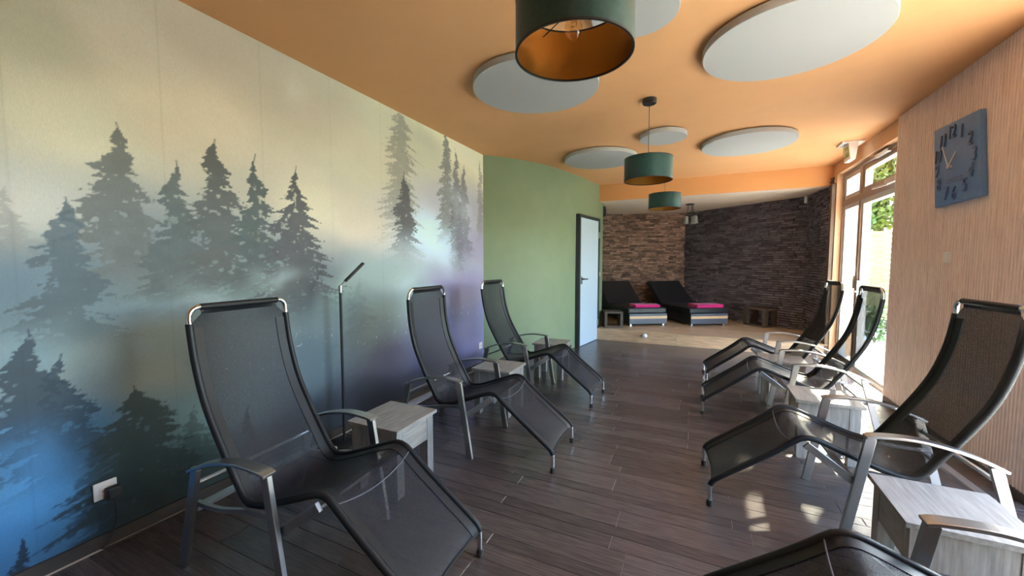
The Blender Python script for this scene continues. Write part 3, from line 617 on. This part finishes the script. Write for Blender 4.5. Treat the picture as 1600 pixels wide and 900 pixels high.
# ------------------------------------------------------------------ pendant lamps
def make_pendant(z0, z1, r=0.19):
    root = thing('pendant_lamp', '', 'lamp')
    MB().lathe([(0.0, HC), (0.055, HC), (0.055, HC - 0.035), (0.05, HC - 0.04), (0.0, HC - 0.04)], n=24).build('ceiling_cup', M['black'], root, smooth=True)
    MB().tube([(0, 0, HC - 0.04), (0, 0, z1 + 0.035)], 0.0028, 6).build('cord', M['seam'], root)
    sh = MB().lathe([(r, z0), (r, z1), (r - 0.002, z1), (r - 0.002, z0)], n=64, close=True).build('shade', M['velvet'], root, smooth=True)
    MB().lathe([(r - 0.0025, z0 + 0.002), (r - 0.0025, z1 - 0.002), (r - 0.004, z1 - 0.002), (r - 0.004, z0 + 0.002)], n=64, close=True).build('lining', M['gold'], sh, smooth=True)
    for z in (z0, z1): MB().lathe([(r + 0.0015, z - 0.003), (r + 0.0015, z + 0.003), (r - 0.005, z + 0.003), (r - 0.005, z - 0.003)], n=64, close=True).build('shade_rim', M['black'], sh, smooth=True)
    zs = z1 - 0.030
    for k in range(3):
        a = 2 * PI * k / 3 + 0.4; MB().tube([(0, 0, zs), (r * 0.98 * math.cos(a), r * 0.98 * math.sin(a), zs)], 0.002, 6).build('shade_arm', M['black'], root)
    MB().lathe([(0.0, zs + 0.055), (0.018, zs + 0.05), (0.021, zs - 0.004), (0.0, zs - 0.004)], n=16).build('lamp_holder', M['black'], root, smooth=True)
    bl = MB().lathe([(0.013, zs - 0.004), (0.014, zs - 0.014), (0.024, zs - 0.034), (0.030, zs - 0.058), (0.027, zs - 0.080), (0.015, zs - 0.094), (0.0, zs - 0.098)], n=20).build('bulb', M['bulb'], root, smooth=True)
    MB().tube([(0.010 * math.cos(a), 0.010 * math.sin(a), zs - 0.02 - 0.045 * (a / 18)) for a in np.linspace(0, 18, 50)], 0.0012, 5).build('filament', M['filament'], bl)
    return root
pd = make_pendant(1.985, 2.16)
for i, (x, y, lb) in enumerate(((-0.385, 1.285, 'large teal velvet drum pendant in the foreground, its gold lining and bulb showing'), (-0.39, 3.449, 'teal drum pendant hanging mid room from a black ceiling cup'), (-0.392, 5.27, 'smallest looking teal drum pendant, hanging nearest the orange drop beam'))):
    t = pd if i == 0 else copy_tree(pd); t.location = (x, y, 0); t['label'] = lb; t['group'] = 'teal drum pendant lamps in a row'

# ------------------------------------------------------------------ ceiling acoustic discs
for x, y, r, lb in ((-1.121, 2.775, 0.462, 'round white ceiling disc partly hidden behind the foreground pendant'), (0.457, 2.865, 0.464, 'largest looking white ceiling disc, upper right'), (0.455, 5.023, 0.452, 'white ceiling disc nearest the terrace door'),
                    (-0.357, 4.397, 0.228, 'smallest white ceiling disc, behind the mid room pendant cord'), (-1.135, 4.985, 0.44, 'white ceiling disc nearest the green wall'), (-0.33, 2.18, 0.22, 'white ceiling disc cut off at the top edge beside the foreground pendant')):
    o = thing('ceiling_disc', lb, 'ceiling panel', (x, y, HC), 0, 'round acoustic discs on the ceiling')
    MB().lathe([(0, -0.008), (r - 0.03, -0.008), (r, -0.010), (r, -0.050), (r - 0.003, -0.054), (0, -0.054)], n=72).build('panel', M['disc'], o, smooth=True)
    MB().lathe([(0, 0), (r * 0.86, 0), (r * 0.86, -0.009), (0, -0.009)], n=48).build('mounting_plate', M['black'], o, smooth=True)

# ------------------------------------------------------------------ floor lamp by the mural
lp = thing('floor_lamp', 'thin black floor lamp with a bent arm standing by the mural', 'lamp', (-2.285, 1.985, 0))
MB().lathe([(0, 0), (0.105, 0), (0.105, 0.012), (0.098, 0.018), (0.02, 0.022), (0, 0.022)], n=36).build('base', M['black'], lp, smooth=True)
MB().tube([(0, 0, 0.02), (0, 0, 1.10)], 0.0095, 12).build('pole', M['black'], lp, smooth=True)
MB().tube([(0, 0, 1.095), (0, 0, 1.145)], 0.012, 12).build('joint', M['steel'], lp, smooth=True)
hv = Vector((0.055, 0.165, 0.165))
MB().bar((0, 0, 1.140), (hv.x * 0.35, hv.y * 0.35, 1.140 + hv.z * 0.35), 0.010, 0.010, (1, 0, 0)).build('arm', M['steel'], lp)
MB().bar((hv.x * 0.2, hv.y * 0.2, 1.14 + hv.z * 0.2), (hv.x, hv.y, 1.140 + hv.z), 0.012, 0.030, (1, 0, 0)).build('light_head', M['black'], lp, bevel=0.003)
MB().box(-0.02, 0.05, -0.13, -0.105, 0.0, 0.03).build('foot_switch', M['white'], lp, bevel=0.004)

# ------------------------------------------------------------------ sockets, plug, switches
def socket(label, loc, rz, gr='white wall sockets'):
    o = thing('wall_socket', label, 'socket', loc, rz, gr)
    MB().box(0, 0.010, -0.040, 0.040, -0.040, 0.040).build('plate', M['white'], o, bevel=0.003)
    t = MB().lathe([(0.0, 0.001), (0.019, 0.001), (0.021, 0.004), (0.0225, 0.0035), (0.0225, 0.0)], n=24); t.v = [(0.010 + z, x, y) for x, y, z in t.v]; t.build('socket_well', M['white'], o, smooth=True)
    return o
socket('white wall socket low on the mural, with a black plug in it', (XL, 0.77, 0.268), 0)
socket('white wall socket at the far end of the mural, near the green wall', (XL, 4.205, 0.28), 0)
pg = thing('mains_plug', 'black plug with a hanging cable in the mural socket', 'plug', (XL + 0.014, 0.787, 0.255))
MB().box(0, 0.038, -0.026, 0.026, -0.027, 0.027).build('plug_body', M['rubber'], pg, bevel=0.008)
MB().tube(catmull([(0.02, 0.0, -0.02), (0.022, 0.006, -0.07), (0.02, 0.002, -0.14), (0.018, -0.02, -0.21), (0.012, -0.04, -0.246), (0.02, 0.10, -0.249), (0.025, 0.5, -0.249), (0.03, 1.06, -0.249)], 6), 0.004, 8).build('cable', M['rubber'], pg, smooth=True)
def switch(label, loc, rz):
    o = thing('light_switch', label, 'switch', loc, rz)
    MB().box(-0.012, 0, -0.040, 0.040, -0.040, 0.040).build('plate', M['white'], o, bevel=0.003)
    MB().box(-0.018, -0.010, -0.028, 0.028, -0.028, 0.028).build('rocker', M['white'], o, bevel=0.002)
switch('white light switch on the ribbed wall below the clock', (XR - 0.016, 3.904, 1.346), 0)
switch('small white light switch on the green wall right of the pale blue door', (green_x(6.83) + 0.004, 6.83, 1.12), PI + 0.05)

# ------------------------------------------------------------------ wall clock
ck = thing('wall_clock', 'slate blue square wall clock with raised numerals', 'clock', (XR - 0.017, 3.93, 2.03))
cc = [onx(*p, XR - 0.045) for p in ((1460, 205), (1532, 170), (1535, 305), (1461, 325))]
loc_ = [(p[1] - 3.93, p[2] - 2.03) for p in cc]       # far top, near top, near bottom, far bottom
MB().add([(x, y, z) for x in (0.0, -0.030) for y, z in loc_], [(0, 1, 2, 3), (7, 6, 5, 4), (0, 4, 5, 1), (1, 5, 6, 2), (2, 6, 7, 3), (3, 7, 4, 0)]).build('clock_face', M['clock'], ck, bevel=0.003)
def bil(u, v):   # u: 0 far(left) .. 1 near(right), v: 0 bottom .. 1 top
    a = np.array(loc_); p = a[3] * (1 - u) * (1 - v) + a[2] * u * (1 - v) + a[1] * u * v + a[0] * (1 - u) * v; return p
dg = bpy.context.evaluated_depsgraph_get()
def text_mesh(s, size, depth):
    c = bpy.data.curves.new('numeral', 'FONT'); c.body = s; c.size = size; c.align_x = 'CENTER'; c.align_y = 'CENTER'; c.extrude = depth
    t = bpy.data.objects.new('numeral_source', c); COL.objects.link(t); bpy.context.view_layer.update()
    me = bpy.data.meshes.new_from_object(t.evaluated_get(bpy.context.evaluated_depsgraph_get())); bpy.data.objects.remove(t); me.name = 'numeral'; return me
for num, u, v in ((12, .45, .87), (1, .66, .83), (2, .83, .70), (3, .90, .50), (4, .83, .32), (5, .70, .17), (6, .47, .11), (7, .30, .13), (8, .13, .27), (9, .09, .45), (10, .11, .63), (11, .24, .80)):
    me = text_mesh(str(num), 0.115, 0.006); me.materials.append(M['clock_num']); p = bil(u, v)
    o = link('numeral', me, None, ck, loc=(-0.034, p[0], p[1])); o.rotation_euler = (PI / 2, 0, -PI / 2)
    o.scale = (0.85, 1.15, 1)
for q in (.30, .265):
    a = bil(.30, q); b2 = bil(.62, q); MB().box(-0.033, -0.028, min(a[0], b2[0]), max(a[0], b2[0]), a[1] - 0.004, a[1] + 0.004).build('relief_bar', M['clock_num'], ck)
cpt = bil(.40, .455)
def hand(name, u, v, w_):
    q = bil(u, v); MB().bar((-0.046, cpt[0], cpt[1]), (-0.046, q[0], q[1]), w_, 0.003, (1, 0, 0)).build(name, M['hand'], ck)
hand('minute_hand', .27, .74, 0.009); hand('hour_hand', .58, .61, 0.012)
hub = MB().lathe([(0.0, 0.02), (0.012, 0.02), (0.012, 0.0)], n=16); hub.v = [(-0.030 - z, cpt[0] + x, cpt[1] + y) for x, y, z in hub.v]; hub.build('hub', M['hand'], ck, smooth=True)

# ------------------------------------------------------------------ exit sign, sensor, alcove speaker and spots
ex = thing('exit_sign', 'white emergency exit sign with green pictogram above the terrace door', 'sign', (1.50, 5.62, HC))
MB().box(-0.10, 0.10, -0.10, 0.10, -0.022, 0).build('ceiling_plate', M['white'], ex, bevel=0.004)
hs = MB(); pr = [(-0.055, -0.022), (0.055, -0.022), (0.03, -0.20), (-0.03, -0.20)]
hs.add([(x * 0.8, -0.10, z) for x, z in pr] + [(x * 0.8, 0.10, z) for x, z in pr], [(0, 1, 2, 3), (7, 6, 5, 4), (0, 4, 5, 1), (1, 5, 6, 2), (2, 6, 7, 3), (3, 7, 4, 0)])
hb = hs.build('housing', M['white'], ex, bevel=0.003)
def exq(y, z): t = (-0.022 - z) / 0.178; return (-0.8 * (0.055 - 0.025 * t) - 0.0015, y, z)
def exquad(name, pts, m, parent, k=0.0015):
    n_ = len(pts); P0 = [Vector(exq(*p)) for p in pts]; P1 = [p - Vector((k, 0, 0)) for p in P0]
    return MB().add(P0 + P1, [tuple(range(n_)), tuple(range(n_, 2 * n_))[::-1]] + [(i, (i + 1) % n_, (i + 1) % n_ + n_, i + n_) for i in range(n_)]).build(name, M[m], parent)
sp_ = exquad('sign_panel', [(-0.085, -0.05), (0.085, -0.05), (0.085, -0.16), (-0.085, -0.16)], 'sign', ex)
exquad('pictogram_door', [(0.02, -0.062), (0.065, -0.062), (0.065, -0.15), (0.02, -0.15)], 'sign_pale', sp_, 0.004)
exquad('pictogram_arrow', [(-0.03, -0.075), (0.005, -0.105), (-0.03, -0.135)], 'sign_pale', sp_, 0.004); exquad('pictogram_arrow_shaft', [(-0.07, -0.097), (-0.03, -0.097), (-0.03, -0.113), (-0.07, -0.113)], 'sign_pale', sp_, 0.004)
sn = thing('motion_sensor', 'small white motion sensor high in the dark stone corner', 'sensor', (1.555, 7.84, 2.33), math.radians(-135))
MB().box(-0.03, 0.03, -0.005, 0.04, -0.055, 0.055).build('body', M['white'], sn, bevel=0.008); MB().box(-0.02, 0.02, 0.038, 0.046, -0.045, 0.0).build('lens', M['frame_white'], sn, bevel=0.003)
spk = thing('wall_speaker', 'round black speaker on the green wall under the alcove ceiling', 'speaker', (-1.585, 7.35, 2.265))
t = MB().lathe([(0, 0), (0.10, 0), (0.10, 0.055), (0.09, 0.07), (0, 0.07)], n=32); t.v = [(z - 0.06, x, y) for x, y, z in t.v]; t.build('body', M['black'], spk, smooth=True)
t = MB().lathe([(0, 0.0), (0.085, 0.0), (0.085, 0.006), (0.05, 0.012), (0, 0.014)], n=32); t.v = [(0.01 + z, x, y) for x, y, z in t.v]; t.build('grille', M['rubber'], spk, smooth=True)
zc = sz(7.99)
spt = thing('spot_cluster', 'dark ceiling lamp with hanging spots over the podium', 'lamp', (-0.156, 7.99, zc))
MB().lathe([(0, 0.004), (0.075, 0.004), (0.075, -0.015), (0.03, -0.022), (0, -0.022)], n=28).build('ceiling_cup', M['black'], spt, smooth=True)
for dx, dy in ((-0.055, 0.0), (0.06, 0.02), (0.10, -0.03)):
    MB().tube([(dx * 0.5, dy * 0.5, -0.015), (dx * 0.6, dy, -0.16), (dx, dy * 1.4, -0.23)], 0.006, 8).build('stem', M['black'], spt, smooth=True)
    h_ = MB().lathe([(0.012, -0.22), (0.034, -0.235), (0.046, -0.36), (0.041, -0.36), (0.030, -0.245), (0.0, -0.245)], (dx, dy * 1.4, 0), 20).build('spot_head', M['alu'], spt, smooth=True)
    MB().lathe([(0.0, -0.345), (0.036, -0.345), (0.036, -0.352), (0, -0.352)], (dx, dy * 1.4, 0), 20).build('spot_glass', M['white'], h_, smooth=True)

# ------------------------------------------------------------------ daybeds, towels, crates, door stop
def make_bed():
    root = thing('daybed', '', 'daybed')         # local: front edge along +x at y=0, length along +y
    Wb, Lb = 0.70, 1.72
    for x in (0.03, Wb - 0.06):
        for y in (0.03, Lb - 0.1): MB().box(x, x + 0.03, y, y + 0.03, 0, 0.05).build('leg', M['steel'], root)
    MB().box(0.0, Wb, 0.02, Lb, 0.05, 0.225).build('box_base', M['leather'], root, bevel=0.006)
    fp = MB().box(0.0, Wb, -0.012, 0.02, 0.045, 0.225).build('front_panel', M['bed_panel'], root, bevel=0.002)
    MB().box(0.0, Wb, -0.016, -0.010, 0.137, 0.182).build('wood_strip', M['bed_strip'], fp)
    MB().box(-0.03, Wb - 0.02, -0.02, 1.0, 0.232, 0.325).build('seat_mattress', M['leather'], root, bevel=0.018)
    bk = MB(); pr = [(0.97, 0.232), (0.97, 0.325), (1.57, 0.745), (1.68, 0.700), (1.12, 0.232)]
    bk.add([(-0.03, y, z) for y, z in pr] + [(Wb - 0.02, y, z) for y, z in pr], [(0, 1, 2, 3, 4), (9, 8, 7, 6, 5)] + [(i, (i + 1) % 5, (i + 1) % 5 + 5, i + 5) for i in range(5)])
    bk.build('backrest', M['leather'], root, bevel=0.018)
    MB().bar((0.05, 1.25, 0.22), (0.05, 1.5, 0.64), 0.03, 0.02, (1, 0, 0)).build('backrest_strut', M['steel'], root)
    return root
BA = math.radians(32.5); bd = make_bed()
bed_loc = [Vector((-1.065, 7.095, ZP)), Vector((-0.085, 7.555, ZP))]
for i, lb in enumerate(('black upholstered daybed next to the green wall, wood striped front', 'black upholstered daybed in front of the dark stone wall, wood striped front')):
    t = bd if i == 0 else copy_tree(bd); t.location = bed_loc[i]; t.rotation_euler = (0, 0, BA); t['label'] = lb; t['group'] = 'two daybeds on the podium'
def towel(i, lb, lx, ly, wd, dp_, two):
    R = Matrix.Rotation(BA, 3, 'Z'); p = bed_loc[i] + R @ Vector((lx, ly, 0.325)); o = thing('folded_towel', lb, 'towel', p, BA, 'pink towels on the daybeds')
    zz = 0.0; ls = (0.030, 0.028) if two else (0.055,)
    for k, h in enumerate(ls):
        prof = [(-dp_ / 2, zz)] + [(dp_ / 2 - 0.4 * h + 0.0, zz)] + [(dp_ / 2 - h / 2 + h / 2 * math.sin(a), zz + h / 2 - h / 2 * math.cos(a)) for a in np.linspace(0.3, PI - 0.3, 6)] + [(-dp_ / 2, zz + h)]
        prof = [(-y, z) for y, z in prof]; n_ = len(prof); e = 0.01 * k
        MB().add([(-wd / 2 + e, y, z) for y, z in prof] + [(wd / 2 + e, y, z) for y, z in prof], [tuple(range(n_)), tuple(range(n_, 2 * n_))[::-1]] + [(j, (j + 1) % n_, (j + 1) % n_ + n_, j + n_) for j in range(n_)]).build('fold', M['towel'], o, bevel=0.004)
        zz += h
towel(0, 'thick bright pink folded towel on the daybed by the green wall', 0.36, 0.16, 0.46, 0.26, False); towel(1, 'bright pink towel in two loose folds on the daybed by the dark stone wall', 0.38, 0.17, 0.50, 0.30, True)
def crate(lb, loc, rz, wd, dp_, h):
    o = thing('wooden_crate', lb, 'crate', loc, rz, 'open wooden cube stools on the podium'); t = 0.035
    MB().box(0, wd, 0, dp_, h - t, h).build('top_board', M['crate'], o, bevel=0.003); MB().box(0, wd, 0, dp_, 0, t).build('bottom_board', M['crate'], o, bevel=0.003)
    MB().box(0, t + 0.01, 0, dp_, t, h - t).build('side_board', M['crate'], o, bevel=0.003); MB().box(wd - t - 0.01, wd, 0, dp_, t, h - t).build('side_board', M['crate'], o, bevel=0.003)
crate('open wooden cube stool on the podium beside the pale blue door', (-1.425, 6.76, ZP), math.radians(20), 0.31, 0.30, 0.285)
wd_ = (Vector(BR) - Vector(BC)).normalized(); wn_ = Vector((-0.696, -0.718)); c0 = Vector(BC) + wd_ * 1.78 + wn_ * 0.335
o = thing('wooden_crate', 'dark open wooden cube frame against the dark stone wall', 'crate', (c0.x, c0.y, ZP), math.atan2(wd_.y, wd_.x), 'open wooden cube stools on the podium')
for z0, z1, nm in ((0, 0.035, 'bottom_board'), (0.295, 0.33, 'top_board')): MB().box(0, 0.42, 0, 0.29, z0, z1).build(nm, M['crate'], o, bevel=0.003)
for x, w_ in ((0, 0.075), (0.355, 0.065)):
    for y in (0, 0.22): MB().box(x, x + w_, y, y + 0.07, 0.035, 0.295).build('post', M['crate'], o, bevel=0.003)
ds = thing('door_stop', 'small white round stopper on the front of the podium step', 'door stop', (-0.74, YSTEP - 0.003, 0.135))
t = MB().lathe([(0, 0), (0.026, 0), (0.026, 0.008), (0.014, 0.012), (0.014, 0.03)], n=20); t.v = [(x, -z, y) for x, y, z in t.v]; t.build('mount', M['white'], ds, smooth=True)
t = MB().lathe([(0, 0.02)] + [(0.036 * math.sin(a), 0.052 - 0.036 * math.cos(a)) for a in np.linspace(0.3, PI, 12)], n=24); t.v = [(x, -z, y) for x, y, z in t.v]; t.build('bumper', M['white'], ds, smooth=True)

# ------------------------------------------------------------------ garden outside
struct(MB().box(X1, 6.0, -9, 10.5, -0.14, -0.03).build('floor_terrace', M['paving']), 'pale paved terrace outside the glazed door', 'terrace')
gr = MB().add([(6.0, -20, -0.05), (40, -20, -0.05), (40, 40, -0.05), (6.0, 40, -0.05), (-20, 10.5, -0.05), (6.0, 10.5, -0.05), (6.0, 40, -0.05), (-20, 40, -0.05)], [(0, 1, 2, 3), (4, 5, 6, 7)]).build('floor_lawn', M['grass']); struct(gr, 'green lawn beyond the terrace', 'lawn')
fe = thing('garden_wall', 'pale yellow boarded garden screen seen through the terrace door', 'fence', (2.4, 12.3, -0.05))
for k in range(17): board('board', 6.0, 0.115, 0.03, 'fence', fe, (3.0, random.uniform(-0.006, 0.006), 0.07 + k * 0.125), (PI / 2, 0, 0))
for x in (0.05, 2.0, 4.0, 5.95): MB().box(x - 0.05, x + 0.05, 0.03, 0.13, 0, 2.15).build('post', M['bark'], fe)
def leaves(mb, c, rad, n, size, sq=0.8):
    for _ in range(n):
        d = rng.normal(size=3); d /= np.linalg.norm(d); p = np.array(c) + d * np.array([rad, rad, rad * sq]) * rng.rand() ** 0.4
        u = rng.normal(size=3); u /= np.linalg.norm(u); w_ = np.cross(u, rng.normal(size=3)); w_ /= np.linalg.norm(w_); s = size * rng.uniform(0.6, 1.3)
        mb.add([p - u * s, p + w_ * s * 0.45, p + u * s, p - w_ * s * 0.45], [(0, 1, 2, 3)])
tr = thing('garden_tree', 'leafy tree with green and yellowing leaves beyond the glazed door', 'tree', (5.6, 17.6, -0.05))
MB().tube(catmull([(0, 0, 0), (0.05, 0.03, 1.6), (-0.05, 0.0, 3.2), (0.05, 0.05, 4.8), (0, 0, 6.2)], 5), [0.20 - 0.007 * k for k in range(21)], 10).build('trunk', M['bark'], tr, smooth=True)
br = [((-0.05, 0, 2.9), (-1.3, -0.5, 4.0)), ((0, 0, 3.4), (1.2, 0.5, 4.6)), ((0.03, 0.03, 4.0), (-1.0, 0.7, 5.6)), ((0, 0, 4.4), (0.5, -1.0, 5.9))]
for a, b2 in br: MB().tube([a, tuple((np.array(a) + b2) / 2 + np.array([0, 0, 0.15])), b2], [0.08, 0.06, 0.03], 8).build('branch', M['bark'], tr, smooth=True)
lv = MB()
for c, r_, n_ in (((-0.7, -0.3, 4.1), 1.25, 1800), ((-0.3, -0.6, 2.9), 0.8, 500), ((0.3, 0.3, 7.2), 1.1, 700), ((0.5, 0.2, 4.9), 1.3, 1800), ((-0.4, 0.0, 6.0), 1.3, 1800), ((-1.5, 0.2, 5.2), 1.1, 800), ((0.1, -0.5, 3.1), 0.7, 260), ((1.2, 0.2, 6.2), 1.0, 600)): leaves(lv, c, r_, n_, 0.12)
lv.build('foliage', M['leaf'], tr, kind='stuff')
sh = thing('garden_shrub', 'low green shrub at the edge of the terrace', 'shrub', (2.72, 8.5, -0.03)); lv = MB(); leaves(lv, (0, 0, 0.33), 0.34, 380, 0.05, 0.9); lv.build('foliage', M['leaf_green'], sh, kind='stuff')
for k in range(5): MB().tube([(0, 0, 0), (0.2 * math.cos(k * 1.3), 0.2 * math.sin(k * 1.3), 0.42)], 0.008, 6).build('stem', M['bark'], sh)
